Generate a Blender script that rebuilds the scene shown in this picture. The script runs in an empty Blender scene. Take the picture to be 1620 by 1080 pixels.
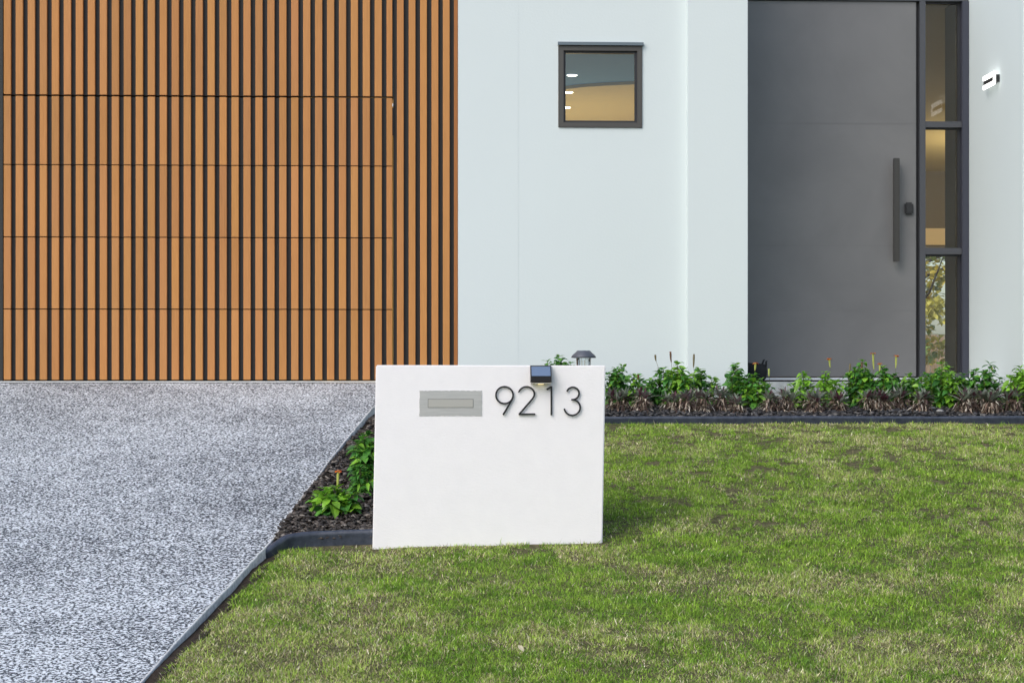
import bpy, bmesh, math, random
import numpy as np
from mathutils import Vector, Matrix, noise as mnoise

R = math.radians
scene = bpy.context.scene
F = 3300.0            # focal length in photo pixels (photo 1620 wide)
TH = R(2.5)           # the camera is turned a little clockwise of the facade normal
HX, HY = 810.0, 600.0 # principal column, horizon row
CT, ST = math.cos(TH), math.sin(TH)

# ------------------------------------------------------------------ camera
cam_d = bpy.data.cameras.new("camera")
cam = bpy.data.objects.new("camera", cam_d)
scene.collection.objects.link(cam)
cam.location = (0, 0, 0)
cam.rotation_euler = (R(90), 0, -TH)
cam_d.sensor_width = 36
cam_d.lens = 36 * F / 1620
cam_d.shift_y = (HY - 540) / 1620
cam_d.clip_start = 0.05
cam_d.clip_end = 2000
scene.camera = cam

# ------------------------------------------------------------------ world + sun
SUN_EL, SUN_AZ = 42.0, 222.0      # azimuth clockwise from +Y: behind the camera, to its left
world = bpy.data.worlds.new("World"); scene.world = world
world.use_nodes = True
wn = world.node_tree; wn.nodes.clear()
sky = wn.nodes.new('ShaderNodeTexSky'); sky.sky_type = 'NISHITA'; sky.sun_disc = False
sky.sun_elevation = R(SUN_EL); sky.sun_rotation = R(SUN_AZ)
sky.air_density = 1.0; sky.dust_density = 2.5; sky.ozone_density = 1.0
bg = wn.nodes.new('ShaderNodeBackground'); bg.inputs[1].default_value = 0.15
wo = wn.nodes.new('ShaderNodeOutputWorld')
wn.links.new(sky.outputs[0], bg.inputs[0]); wn.links.new(bg.outputs[0], wo.inputs[0])
sd = bpy.data.lights.new("sun", 'SUN'); sd.energy = 1.05; sd.angle = R(45); sd.color = (1.0, 0.97, 0.94)
sun = bpy.data.objects.new("sun", sd); scene.collection.objects.link(sun)
az, el = R(SUN_AZ), R(SUN_EL)
sdir = Vector((math.sin(az) * math.cos(el), math.cos(az) * math.cos(el), math.sin(el)))
sun.rotation_euler = sdir.to_track_quat('Z', 'Y').to_euler()
scene.view_settings.view_transform = 'Standard'; scene.view_settings.look = 'None'
scene.view_settings.exposure = 0.40; scene.view_settings.gamma = 1.0

# ------------------------------------------------------------------ helpers
C = scene.collection
def fx(px, Y):
    u = (px - HX) / F
    return Y * (u * CT + ST) / (CT - u * ST)
def fz(px, py, Y):
    u = (px - HX) / F
    return (HY - py) / F * Y / (CT - u * ST)
def at(px, py, Y): return Vector((fx(px, Y), Y, fz(px, py, Y)))
def fY(px, X):
    u = (px - HX) / F
    return X * (CT - u * ST) / (u * CT + ST)

class MB:
    def __init__(s): s.v = []; s.f = []; s.m = []; s.c = []; s.smooth = False
    def add(s, verts, faces, mi=0, col=None):
        b = len(s.v)
        s.v += [tuple(p) for p in verts]
        s.f += [tuple(b + i for i in f) for f in faces]
        s.m += [mi] * len(faces)
        s.c += [col if col else (1, 1, 1)] * len(verts)
    def box(s, x0, x1, y0, y1, z0, z1, mi=0, col=None, bev=0.0):
        if bev <= 0:
            v = [(x, y, z) for x in (x0, x1) for y in (y0, y1) for z in (z0, z1)]
            f = [(0, 1, 3, 2), (4, 6, 7, 5), (0, 4, 5, 1), (2, 3, 7, 6), (0, 2, 6, 4), (1, 5, 7, 3)]
            s.add(v, f, mi, col)
        else:
            bm = bmesh.new()
            bmesh.ops.create_cube(bm, size=1)
            bmesh.ops.scale(bm, vec=(x1 - x0, y1 - y0, z1 - z0), verts=bm.verts)
            bmesh.ops.translate(bm, vec=((x0 + x1) / 2, (y0 + y1) / 2, (z0 + z1) / 2), verts=bm.verts)
            bmesh.ops.bevel(bm, geom=bm.edges[:], offset=bev, segments=2, affect='EDGES')
            bm.verts.index_update()
            s.add([v.co.copy() for v in bm.verts], [[v.index for v in f.verts] for f in bm.faces], mi, col)
            bm.free()
    def tube(s, pts, rad, n=6, mi=0, col=None, cap=True):
        pts = [Vector(p) for p in pts]
        rads = rad if isinstance(rad, (list, tuple)) else [rad] * len(pts)
        vs, fs = [], []
        for i, p in enumerate(pts):
            d = (pts[min(i + 1, len(pts) - 1)] - pts[max(i - 1, 0)]).normalized()
            a = d.cross(Vector((0.31, 0.9, 0.1))).normalized()
            if a.length < .1: a = d.cross(Vector((1, 0, 0))).normalized()
            b = d.cross(a)
            for k in range(n):
                t = 2 * math.pi * k / n
                vs.append(p + (a * math.cos(t) + b * math.sin(t)) * rads[i])
        for i in range(len(pts) - 1):
            for k in range(n):
                k2 = (k + 1) % n
                fs.append((i * n + k, i * n + k2, (i + 1) * n + k2, (i + 1) * n + k))
        if cap:
            fs.append(tuple(range(n))[::-1]); fs.append(tuple((len(pts) - 1) * n + k for k in range(n)))
        s.add(vs, fs, mi, col)
    def lathe(s, c, prof, n=24, mi=0, col=None):
        vs, fs = [], []
        for (r, z) in prof:
            for k in range(n):
                t = 2 * math.pi * k / n
                vs.append((c[0] + r * math.cos(t), c[1] + r * math.sin(t), c[2] + z))
        for i in range(len(prof) - 1):
            for k in range(n):
                k2 = (k + 1) % n
                fs.append((i * n + k, i * n + k2, (i + 1) * n + k2, (i + 1) * n + k))
        s.add(vs, fs, mi, col)
    def leaf(s, base, d, up, L, W, droop, fold=0.25, mi=0, col=(1, 1, 1), prof=(0.75, 1.0, 0.62), tipcol=None):
        d = Vector(d).normalized(); up = Vector(up)
        side = d.cross(up)
        if side.length < 1e-3: side = d.cross(Vector((1, 0, 0)))
        side.normalize(); nrm = side.cross(d).normalized()
        def P(t, w):
            q = base + d * (L * t) - Vector((0, 0, 1)) * (droop * L * t * t)
            return q + side * (w * W * .5) + nrm * (abs(w) * W * .5 * fold)
        vs = [P(0, 0)]
        for t, w in ((.28, prof[0]), (.55, prof[1]), (.8, prof[2])):
            vs += [P(t, -w), P(t, 0), P(t, w)]
        vs.append(P(1, 0))
        fs = [(0, 2, 1), (0, 3, 2), (1, 2, 5, 4), (2, 3, 6, 5), (4, 5, 8, 7), (5, 6, 9, 8), (7, 8, 10), (8, 9, 10)]
        s.add(vs, fs, mi, col)
        if tipcol: s.c[-1] = tipcol
    def build(s, name, mats, parent=None, smooth=False):
        me = bpy.data.meshes.new(name)
        me.from_pydata(s.v, [], s.f)
        if not isinstance(mats, (list, tuple)): mats = [mats]
        for m in mats: me.materials.append(m)
        if len(mats) > 1: me.polygons.foreach_set('material_index', s.m)
        a = me.color_attributes.new('col', 'FLOAT_COLOR', 'POINT')
        a.data.foreach_set('color', np.c_[np.array(s.c, dtype=np.float32), np.ones(len(s.c), np.float32)].ravel())
        if smooth: me.polygons.foreach_set('use_smooth', [True] * len(me.polygons))
        me.update()
        o = bpy.data.objects.new(name, me); C.objects.link(o)
        if parent is not None:
            o.parent = parent
            o.matrix_parent_inverse = parent.matrix_world.inverted() if False else Matrix.Translation(-parent_world(parent))
        return o
def parent_world(o):
    w = Vector((0, 0, 0))
    while o is not None:
        w = w + o.location
        o = o.parent if (o.parent and o.type == 'EMPTY') else None
    return w
def thing(name, label, cat, loc=(0, 0, 0), group=None):
    o = bpy.data.objects.new(name, None); C.objects.link(o)
    o.location = loc; o.empty_display_size = 0.1
    o['label'] = label; o['category'] = cat
    if group: o['group'] = group
    return o
def tag(o, label, cat, group=None, kind=None):
    o['label'] = label; o['category'] = cat
    if group: o['group'] = group
    if kind: o['kind'] = kind
    return o
def struct(o): o['kind'] = 'structure'; return o

# ------------------------------------------------------------------ materials
def mat(name, col=(.5, .5, .5), rough=.6, metal=0.0, spec=.5, build=None, emit=None, es=0.0):
    m = bpy.data.materials.new(name); m.use_nodes = True
    nt = m.node_tree; b = nt.nodes['Principled BSDF']
    b.inputs['Base Color'].default_value = (*col, 1); b.inputs['Roughness'].default_value = rough
    b.inputs['Metallic'].default_value = metal; b.inputs['Specular IOR Level'].default_value = spec
    if emit: b.inputs['Emission Color'].default_value = (*emit, 1); b.inputs['Emission Strength'].default_value = es
    if build: build(nt, b)
    return m
def N(nt, t, **kw):
    n = nt.nodes.new(t)
    for k, v in kw.items():
        if k.startswith('i_'): n.inputs[k[2:].replace('_', ' ')].default_value = v
        else: setattr(n, k, v)
    return n
def coords(nt, scale=(1, 1, 1)):
    tc = N(nt, 'ShaderNodeTexCoord'); mp = N(nt, 'ShaderNodeMapping')
    mp.inputs['Scale'].default_value = scale
    nt.links.new(tc.outputs['Object'], mp.inputs[0]); return mp.outputs[0]
def nz(nt, vec, scale, detail=3, rough=.5, dist=0.0):
    n = N(nt, 'ShaderNodeTexNoise'); n.inputs['Scale'].default_value = scale
    n.inputs['Detail'].default_value = detail; n.inputs['Roughness'].default_value = rough
    n.inputs['Distortion'].default_value = dist
    nt.links.new(vec, n.inputs['Vector']); return n.outputs['Fac']
def ramp(nt, fac, stops):
    r = N(nt, 'ShaderNodeValToRGB'); e = r.color_ramp.elements
    while len(e) < len(stops): e.new(.5)
    for i, (p, c) in enumerate(stops): e[i].position = p; e[i].color = (*c, 1)
    nt.links.new(fac, r.inputs[0]); return r.outputs[0]
def mix(nt, fac, a, b, mode='MIX'):
    m = N(nt, 'ShaderNodeMix', data_type='RGBA', blend_type=mode)
    for s, i in ((fac, 0), (a, 6), (b, 7)):
        if hasattr(s, 'links') or isinstance(s, bpy.types.NodeSocket): nt.links.new(s, m.inputs[i])
        else: m.inputs[i].default_value = s if i == 0 else (*s, 1)
    return m.outputs[2]
def bump(nt, b, h, strength=.3, dist=.01):
    n = N(nt, 'ShaderNodeBump'); n.inputs['Strength'].default_value = strength; n.inputs['Distance'].default_value = dist
    nt.links.new(h, n.inputs['Height']); nt.links.new(n.outputs[0], b.inputs['Normal']); return n
def var(c, k): return tuple(min(1, x * k) for x in c)

def render_wall(col, bs=.25, sc=60):
    def f(nt, b):
        v = coords(nt)
        big = nz(nt, v, .55, 4, .6); fine = nz(nt, v, sc, 4, .6)
        c = ramp(nt, big, [(.3, var(col, .985)), (.7, var(col, 1.01))])
        nt.links.new(c, b.inputs['Base Color']); bump(nt, b, fine, bs, .004)
    return f
M = {}
WALLC = (.655, .73, .735)
M['wall'] = mat('painted_render', rough=.85, spec=.2, build=render_wall(WALLC))
def mb_render(nt, b):
    v = coords(nt, (1, 1, 2.6)); v2 = coords(nt)
    fine = nz(nt, v, 55, 6, .7, .6); mid = nz(nt, v2, 9, 4, .6)
    c = ramp(nt, mid, [(.3, (.825, .82, .835)), (.7, (.85, .845, .86))])
    nt.links.new(c, b.inputs['Base Color'])
    a = N(nt, 'ShaderNodeMath', operation='MULTIPLY_ADD'); nt.links.new(mid, a.inputs[0]); a.inputs[1].default_value = .8
    nt.links.new(fine, a.inputs[2]); bump(nt, b, a.outputs[0], .32, .005)
M['mailbox_render'] = mat('textured_white_render', rough=.85, spec=.2, build=mb_render)
def wood(nt, b):
    v = coords(nt, (1, 1, .06)); at_ = N(nt, 'ShaderNodeAttribute', attribute_name='col')
    g = nz(nt, v, 90, 4, .6); g2 = nz(nt, coords(nt, (1, 1, .15)), 8, 3)
    c = ramp(nt, g, [(.3, (.385, .175, .048)), (.7, (.52, .250, .074))])
    c2 = mix(nt, g2, c, (.54, .24, .088)); c3 = mix(nt, 1.0, c2, at_.outputs['Color'], 'MULTIPLY')
    nt.links.new(c3, b.inputs['Base Color']); bump(nt, b, g, .12, .002)
M['wood'] = mat('composite_timber', rough=.55, spec=.3, build=wood)
M['backing'] = mat('dark_backing', (.022, .024, .024), .6)
M['black'] = mat('black_metal', (.012, .013, .015), .45)
def doorf(nt, b):
    g = nz(nt, coords(nt), 1.6, 4, .6, .4); g2 = nz(nt, coords(nt), 160, 3)
    c = ramp(nt, g, [(.3, (.136, .138, .142)), (.7, (.170, .172, .175))])
    nt.links.new(c, b.inputs['Base Color'])
    r = N(nt, 'ShaderNodeMapRange'); r.inputs[3].default_value = .38; r.inputs[4].default_value = .55
    nt.links.new(g, r.inputs[0]); nt.links.new(r.outputs[0], b.inputs['Roughness']); bump(nt, b, g2, .08, .001)
M['door'] = mat('charcoal_door_paint', build=doorf)
M['frame'] = mat('charcoal_frame', (.060, .064, .075), .4)
M['frame_dark'] = mat('dark_frame', (.022, .024, .030), .45)
M['win_frame'] = mat('window_frame_paint', (.070, .068, .062), .45)
M['alu'] = mat('sill_aluminium', (.62, .66, .70), .4, .3)
def conc(c0, c1, sc=14):
    def f(nt, b):
        v = coords(nt); g = nz(nt, v, sc, 6, .7); s_ = nz(nt, v, 180, 2)
        c = ramp(nt, g, [(.3, c0), (.7, c1)]); nt.links.new(c, b.inputs['Base Color']); bump(nt, b, s_, .3, .003)
    return f
M['concrete'] = mat('pale_concrete', rough=.9, build=conc((.30, .335, .345), (.44, .475, .48)))
M['drive_side'] = mat('driveway_edge_concrete', rough=.9, build=conc((.42, .43, .42), (.88, .89, .86), 34))
def drive(nt, b):
    v = coords(nt)
    a = nz(nt, v, 74, 2.6, .6, .3); big = nz(nt, v, .9, 4, .6); mid = nz(nt, v, 9, 3, .6)
    s = N(nt, 'ShaderNodeMath', operation='MULTIPLY_ADD'); nt.links.new(big, s.inputs[0]); s.inputs[1].default_value = .15
    nt.links.new(a, s.inputs[2])
    s2 = N(nt, 'ShaderNodeMath', operation='MULTIPLY_ADD'); nt.links.new(mid, s2.inputs[0]); s2.inputs[1].default_value = .10
    nt.links.new(s.outputs[0], s2.inputs[2])
    c = ramp(nt, s2.outputs[0], [(.596, (.022, .030, .040)), (.622, (.08, .10, .12)), (.642, (.62, .67, .71)), (.78, (.78, .83, .87))])
    tint = nz(nt, v, 45, 2); c2 = mix(nt, .08, c, ramp(nt, tint, [(.4, (.16, .19, .24)), (.6, (.62, .64, .66))]), 'MIX')
    nt.links.new(c2, b.inputs['Base Color']); bump(nt, b, a, .5, .006)
M['drive'] = mat('exposed_aggregate', rough=.75, spec=.35, build=drive)
M['threshold'] = mat('threshold_concrete', rough=.9, build=conc((.42, .45, .44), (.56, .58, .57)))
def soilf(nt, b):
    v = coords(nt); g = nz(nt, v, 30, 6, .75); p = nz(nt, v, 1.7, 4, .6)
    c1 = ramp(nt, g, [(.3, (.025, .032, .012)), (.55, (.10, .12, .04)), (.75, (.30, .27, .15))])
    c2 = ramp(nt, g, [(.3, (.035, .028, .020)), (.7, (.24, .19, .13))])
    nt.links.new(mix(nt, p, c1, c2), b.inputs['Base Color']); bump(nt, b, g, .8, .02)
M['thatch'] = mat('lawn_thatch', rough=1, spec=.1, build=soilf)
def dirt(nt, b):
    v = coords(nt); g = nz(nt, v, 40, 6, .75)
    nt.links.new(ramp(nt, g, [(.3, (.020, .016, .013)), (.7, (.075, .06, .048))]), b.inputs['Base Color']); bump(nt, b, g, .9, .02)
M['dirt'] = mat('dark_soil', rough=1, spec=.1, build=dirt)
M['edging'] = mat('blue_black_plastic', rough=.42, spec=.5, build=lambda nt, b: (nt.links.new(ramp(nt, nz(nt, coords(nt), 25, 5, .7), [(.35, (.025, .033, .052)), (.75, (.065, .078, .108))]), b.inputs['Base Color']), bump(nt, b, nz(nt, coords(nt), 60, 3), .2, .002)))
def vcol(name, rough=.5, trans=0.0, spec=.4, jitter=.25, sc=40):
    m = bpy.data.materials.new(name); m.use_nodes = True; nt = m.node_tree; b = nt.nodes['Principled BSDF']
    a = N(nt, 'ShaderNodeAttribute', attribute_name='col'); g = nz(nt, coords(nt), sc, 3)
    k = ramp(nt, g, [(.3, (1 - jitter,) * 3), (.7, (1 + 0,) * 3)])
    c = mix(nt, 1.0, a.outputs['Color'], k, 'MULTIPLY')
    nt.links.new(c, b.inputs['Base Color']); b.inputs['Roughness'].default_value = rough; b.inputs['Specular IOR Level'].default_value = spec
    if trans > 0:
        t = N(nt, 'ShaderNodeBsdfTranslucent'); nt.links.new(c, t.inputs[0]); ms = N(nt, 'ShaderNodeMixShader')
        ms.inputs[0].default_value = trans; nt.links.new(b.outputs[0], ms.inputs[1]); nt.links.new(t.outputs[0], ms.inputs[2])
        nt.links.new(ms.outputs[0], nt.nodes['Material Output'].inputs[0])
    return m
M['leaf'] = vcol('leaf', .36, .3, .5)
M['grass'] = vcol('grass_blade', .6, .3, .25, .1, 10)
M['dead'] = vcol('dead_leaf', .8, .15, .2)
M['chip'] = vcol('mulch_chip', .6, 0, .35, .45, 60)
M['petal'] = vcol('petal', .5, .3, .3)
M['stem'] = vcol('plant_stem', .6, .1, .3)
def glass(name, tint=(1, 1, 1), refl=1.0):
    m = bpy.data.materials.new(name); m.use_nodes = True; nt = m.node_tree; nt.nodes.clear()
    o = N(nt, 'ShaderNodeOutputMaterial'); t = N(nt, 'ShaderNodeBsdfTransparent'); t.inputs[0].default_value = (*tint, 1)
    g = N(nt, 'ShaderNodeBsdfGlossy'); g.inputs['Roughness'].default_value = .0
    fr = N(nt, 'ShaderNodeFresnel'); fr.inputs[0].default_value = 1.5
    mu = N(nt, 'ShaderNodeMath', operation='MULTIPLY'); nt.links.new(fr.outputs[0], mu.inputs[0]); mu.inputs[1].default_value = refl
    ms = N(nt, 'ShaderNodeMixShader'); nt.links.new(mu.outputs[0], ms.inputs[0]); nt.links.new(t.outputs[0], ms.inputs[1]); nt.links.new(g.outputs[0], ms.inputs[2])
    nt.links.new(ms.outputs[0], o.inputs[0]); return m
M['glass'] = glass('window_glass', (.80, .82, .80), 1.6)
M['clear_glass'] = glass('sidelight_glass', (.97, .98, .96), 1.0)
M['clear'] = glass('clear_plastic', (.90, .93, .94), 1.5)
M['int_tan'] = mat('interior_tan_paint', rough=.9, build=render_wall((.56, .45, .21), .05))
M['int_ceiling_unlit'] = mat('interior_unlit_blue', rough=.9, build=render_wall((.055, .19, .43), .05))  # unlit tone of the near ceiling put into the colour
M['int_brown'] = mat('interior_brown_paint', rough=.9, build=render_wall((.20, .165, .115), .05))
M['int_floor'] = mat('interior_floor_tile', (.22, .19, .15), .5)
M['downlight'] = mat('downlight_lens', (1, 1, 1), emit=(1, .93, .80), es=12)
M['lamp_acrylic'] = mat('lit_acrylic', (.95, .95, .95), .3, emit=(1, .97, .92), es=1.35)
def steel(nt, b):
    g = nz(nt, coords(nt, (.05, 1, 1)), 260, 4, .6)
    c = ramp(nt, g, [(.3, (.50, .505, .50)), (.7, (.60, .60, .59))]); nt.links.new(c, b.inputs['Base Color'])
M['steel'] = mat('brushed_steel', rough=.42, metal=.75, build=steel)
M['steel_flap'] = mat('brushed_steel_flap', (.56, .55, .52), .38, .8)
M['ink'] = mat('black_numeral', (.008, .009, .012), .4)
M['solar'] = mat('solar_cell', (.22, .30, .42), .22, .55, 1.0)
M['solar_case'] = mat('dark_casing', (.018, .018, .022), .35)
M['chrome'] = mat('chrome_trim', (.7, .7, .72), .2, .9)
M['led'] = mat('warm_led', (1, .9, .6), emit=(1, .8, .4), es=.7)
M['cap'] = mat('grey_lamp_cap', (.09, .10, .125), .45, .2)
def fence_m(nt, b):
    g = nz(nt, coords(nt, (8, 1, .5)), 3, 4); nt.links.new(ramp(nt, g, [(.3, (.26, .17, .10)), (.7, (.42, .30, .19))]), b.inputs['Base Color'])
M['fence'] = mat('fence_timber', rough=.9, build=fence_m)
M['bark'] = mat('bark', rough=.95, build=conc((.05, .04, .03), (.12, .10, .08)))
M['pot'] = mat('black_fabric_pot', (.010, .011, .013), .8)

# ------------------------------------------------------------------ ground profiles
YG = 15.40     # slatted garage face
YD = 16.20     # front door face
YM = 10.65     # letterbox wall face
YK = 14.20     # right bed edging
def smax(a, b, k):
    h = np.clip(.5 + .5 * (a - b) / k, 0, 1); return b + (a - b) * h + k * h * (1 - h)
def z_drive(Y): return smax(-0.016 - .1735 * (YG - Y), -1.60 + 0 * Y, .12)
rs = np.random.RandomState(7)
_T = rs.rand(256, 256)
def vnoise(x, y):
    xi = np.floor(x).astype(int); yi = np.floor(y).astype(int); fx_ = x - xi; fy_ = y - yi
    fx_ = fx_ * fx_ * (3 - 2 * fx_); fy_ = fy_ * fy_ * (3 - 2 * fy_)
    g = lambda a, b: _T[a % 256, b % 256]
    return (g(xi, yi) * (1 - fx_) + g(xi + 1, yi) * fx_) * (1 - fy_) + (g(xi, yi + 1) * (1 - fx_) + g(xi + 1, yi + 1) * fx_) * fy_
def fbm(x, y, s, o=4, seed=0):
    r = 0; a = 1; t = 0
    for i in range(o):
        r = r + a * vnoise(x * s + 17.3 * i + seed * 31.7, y * s + 9.1 * i + seed * 13.3); t += a; a *= .55; s *= 2.03
    return r / t
def z_lawn(X, Y):
    X = np.asarray(X, float); Y = np.asarray(Y, float)
    base = -.288 - .1555 * (YK - Y)
    base = base + .022 * np.clip(X + .2, -1, 1.4) * np.clip((YK - Y) / 2, 0, 1)
    base = smax(base, -1.66 + 0 * Y, .12)
    base = base - .022 * np.exp(-((Y - 10.75) / .55) ** 2) * np.exp(-((X + .42) / .38) ** 2)
    dip = -.040 * np.exp(-np.clip(X - edgeX(Y), 0, 9) / .07)
    return base + dip + (fbm(X, Y, 1.3, 3, 2) - .5) * .05 * np.clip((YK - Y) / .8, 0, 1)
def z_bed(X, Y):
    X = np.asarray(X, float); Y = np.asarray(Y, float)
    a = -.288 - .1555 * (YK - Y) + .022; b = -.268 + (Y - YK) * .110
    a = a - .016 * np.exp(-((Y - 10.75) / .45) ** 2)
    return np.where(Y < YK, a, b) + (fbm(X, Y, 2.2, 3, 5) - .5) * .03
def hit(px, py, zf):
    lo, hi = 3.0, YG
    for _ in range(50):
        m_ = (lo + hi) / 2
        if fz(px, py, m_) > zf(m_): hi_side = True
        else: hi_side = False
        # near ground is lower than the ray for small Y
        if hi_side: lo = m_
        else: hi = m_
    return fx(px, lo), lo
edge_px = [(223, 1080), (265, 1031), (298.5, 995), (331, 960), (367, 923), (398, 889), (421, 864), (435, 849), (456, 818), (480, 784), (504, 752), (528, 720), (545, 699), (592, 642)]
EP = [hit(px, py, z_drive) for px, py in edge_px]
EP = sorted(EP, key=lambda p: p[1])
eY = [-6.0, 3.0] + [p[1] for p in EP] + [YG + .05]
slope0 = (EP[1][0] - EP[0][0]) / (EP[1][1] - EP[0][1])
eX = [EP[0][0] - 1.6, EP[0][0] + slope0 * (3.0 - EP[0][1])] + [p[0] for p in EP] + [fx(735, YG)]
def edgeX(Y): return np.interp(Y, eY, eX)

# ground: one sheet to the horizon
mb = MB()
ys = [-400, -60, -5, 2, 4, 5] + [5.5 + .25 * i for i in range(40)] + [16, 18, 60, 400]
xs = [-400, -60, -20, 20, 60, 400]
vs = []
for y in ys:
    z = float(smax(np.array(-.288 - .1555 * (YK - y)), np.array(-1.66), .12)) if y < YK else -.288
    vs += [(x, y, z - .10) for x in xs]
nx = len(xs)
mb.add(vs, [(j * nx + i, j * nx + i + 1, (j + 1) * nx + i + 1, (j + 1) * nx + i) for j in range(len(ys) - 1) for i in range(nx - 1)])
struct(mb.build('ground', M['thatch']))

# driveway
mb = MB()
Ys = list(np.arange(-6, 8, .5)) + list(np.arange(8, YG, .08)) + [YG - .06]
Ys = sorted(set(round(float(y), 3) for y in Ys if y <= YG - .055)); 
vs = []; fs = []; mi = []
jr = random.Random(3)
for y in Ys:
    e = float(edgeX(y)) + .004 * mnoise.noise(Vector((0, y * 2, 0))) + .006 * mnoise.noise(Vector((3, y * 14, 0))); z = float(z_drive(np.array(y)))
    vs += [(-9, y, z), (e - .6, y, z), (e - .008, y, z), (e - .002, y, z - .002), (e, y, z - .007), (e + .003, y, z - .12)]
k = 6
mb2 = MB()
for j in range(len(Ys) - 1):
    for i in range(k - 1):
        fs.append((j * k + i, j * k + i + 1, (j + 1) * k + i + 1, (j + 1) * k + i)); mi.append(0 if i < 2 else 1)
mb.add(vs, fs); mb.m = mi
drv = struct(mb.build('driveway', [M['drive'], M['drive_side']]))
mb = MB()   # concrete threshold strip at the garage door
xa, xb = -9, fx(735, YG) ; zt = float(z_drive(np.array(YG)))
mb.add([(xa, YG - .062, zt - .006), (xb, YG - .062, zt - .006), (xb, YG - .055, zt + .003), (xa, YG - .055, zt + .003), (xb, YG + .2, zt + .006), (xa, YG + .2, zt + .006)], [(0, 1, 2, 3), (3, 2, 4, 5)])
struct(mb.build('garage_threshold', M['threshold']))

# lawn base
mb = MB()
Yl = [y for y in np.arange(-6, 8, .5)] + [y for y in np.arange(8, YK - .02, .08)] + [YK - .01]
vs = []; NXL = 90
for y in Yl:
    e = float(edgeX(y)) - .02
    xs_ = e + (12 - e) * (np.linspace(0, 1, NXL) ** 1.35)
    zz = z_lawn(xs_, np.full(NXL, y)) - .012
    zz[0] -= .03
    vs += [(x, y, z) for x, z in zip(xs_, zz)]
mb.add(vs, [(j * NXL + i, j * NXL + i + 1, (j + 1) * NXL + i + 1, (j + 1) * NXL + i) for j in range(len(Yl) - 1) for i in range(NXL - 1)])
struct(mb.build('lawn', M['thatch'], smooth=True))

# bare soil along the driveway edge
mb = MB(); vs = []; ysl = [y for y in np.arange(6.5, 10.6, .06)]
for y in ysl:
    e = float(edgeX(y)); wd_ = .085 + .03 * mnoise.noise(Vector((5, y * 4, 0)))
    for x in (e - .015, e + wd_ * .4, e + wd_): vs.append((x, y, float(z_lawn(x, y)) - .005 + .004 * mnoise.noise(Vector((x * 40, y * 25, 0)))))
mb.add(vs, [(j * 3 + i, j * 3 + i + 1, (j + 1) * 3 + i + 1, (j + 1) * 3 + i) for j in range(len(ysl) - 1) for i in range(2)])
struct(mb.build('soil_strip', M['dirt'], smooth=True))
# garden bed base
YB0 = 10.76
def bedR(Y): return np.where(Y < YK, np.interp(Y, [10.7, 14.2], [.72, 1.14]), 12.0)
mb = MB(); Yb = list(np.arange(YB0, YK, .12)) + [YK - .001, YK + .002] + list(np.arange(YK + .1, 15.5, .1)); NXB = 60; vs = []
for y in Yb:
    e = float(edgeX(y)); r = float(bedR(y))
    xs_ = np.linspace(e + .004, r, NXB); zz = z_bed(xs_, np.full(NXB, y))
    vs += [(x, y, z) for x, z in zip(xs_, zz)]
mb.add(vs, [(j * NXB + i, j * NXB + i + 1, (j + 1) * NXB + i + 1, (j + 1) * NXB + i) for j in range(len(Yb) - 1) for i in range(NXB - 1)])
struct(mb.build('garden_bed', M['dirt'], smooth=True))

# ------------------------------------------------------------------ house
XW = fx(1531.5, YD)                 # entry side wall plane
YF = fY(1618.5, XW)                 # its front corner
ZT = 3.65
house = thing('modern_house', 'white rendered modern house with timber slat garage front and charcoal entry door', 'house', (0, YG, 0))
def part(mbx, name, m, parent=house, smooth=False): return mbx.build(name, m, parent, smooth)

yA, yB, yP = 15.2988, 15.30, 15.235
xg0, xg1 = fx(5, YG), fx(724.5, YG)
wx0, wx1 = fx(883.3, yB), fx(1016, yB); wz0, wz1 = fz(950, 202.3, yB), fz(950, 67.5, yB)
xpl, xpr = fx(1088, yP), fx(1183, yP)
x820 = fx(820, yA)
w = MB()
w.box(xg1, x820, yA, yB + .2, -.6, ZT)                       # left panel of render
w.box(x820, wx0, yB, yB + .2, -.6, ZT)
w.box(wx1, xpl, yB, yB + .2, -.6, ZT)
w.box(wx0, wx1, yB, yB + .2, -.6, wz0)
w.box(wx0, wx1, yB, yB + .2, wz1, ZT)
part(w, 'wall', M['wall'])
w = MB(); w.box(xpl, xpr, yP, YD + .15, -.6, ZT, bev=.002); part(w, 'wall_pier', M['wall'])
w = MB(); w.box(XW, 12, YF, YD + .30, -.6, ZT, bev=.006); part(w, 'wall', M['wall'])
w = MB(); zh = fz(1320, -6, YD); w.box(xpr, XW, YD, YD + .15, zh, ZT); part(w, 'wall', M['wall'])
w = MB(); w.box(-12, fx(-14, YG), YG - .05, YG + .2, -.6, ZT); part(w, 'wall', M['wall'])
# outer shell: left, right, back walls, roof
w = MB(); w.box(-12, -11.8, YG + .2, 30, -.6, ZT); part(w, 'side_wall', M['wall'])
w = MB(); w.box(11.8, 12, YD + .30, 30, -.6, ZT); part(w, 'side_wall', M['wall'])
bz = fz(1480, 402, 30); bz2 = fz(1480, 388, 30)
w = MB()
w.box(-12, 4.6, 30, 30.2, -.6, ZT); w.box(10.6, 12, 30, 30.2, -.6, ZT); w.box(4.6, 10.6, 30, 30.2, bz, ZT)
part(w, 'rear_wall', M['int_brown'])
w = MB(); w.box(4.6, 10.6, 29.90, 29.997, bz2, fz(1480, 362, 30)); part(w, 'bulkhead', mat('pale_bulkhead', (.90, .72, .45), .8))
w = MB(); w.box(-12, 12, YD + .15, 30.2, ZT, ZT + .25); part(w, 'roof', M['concrete'])
w = MB(); w.box(xpr, XW, 15.20, YD + .0, -.6, -.018, bev=.004); part(w, 'porch_slab', M['concrete'])
w = MB(); w.box(xpl - 12, 12, YD + .152, 30, -.5, -.030); part(w, 'floor', M['int_floor'])
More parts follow.
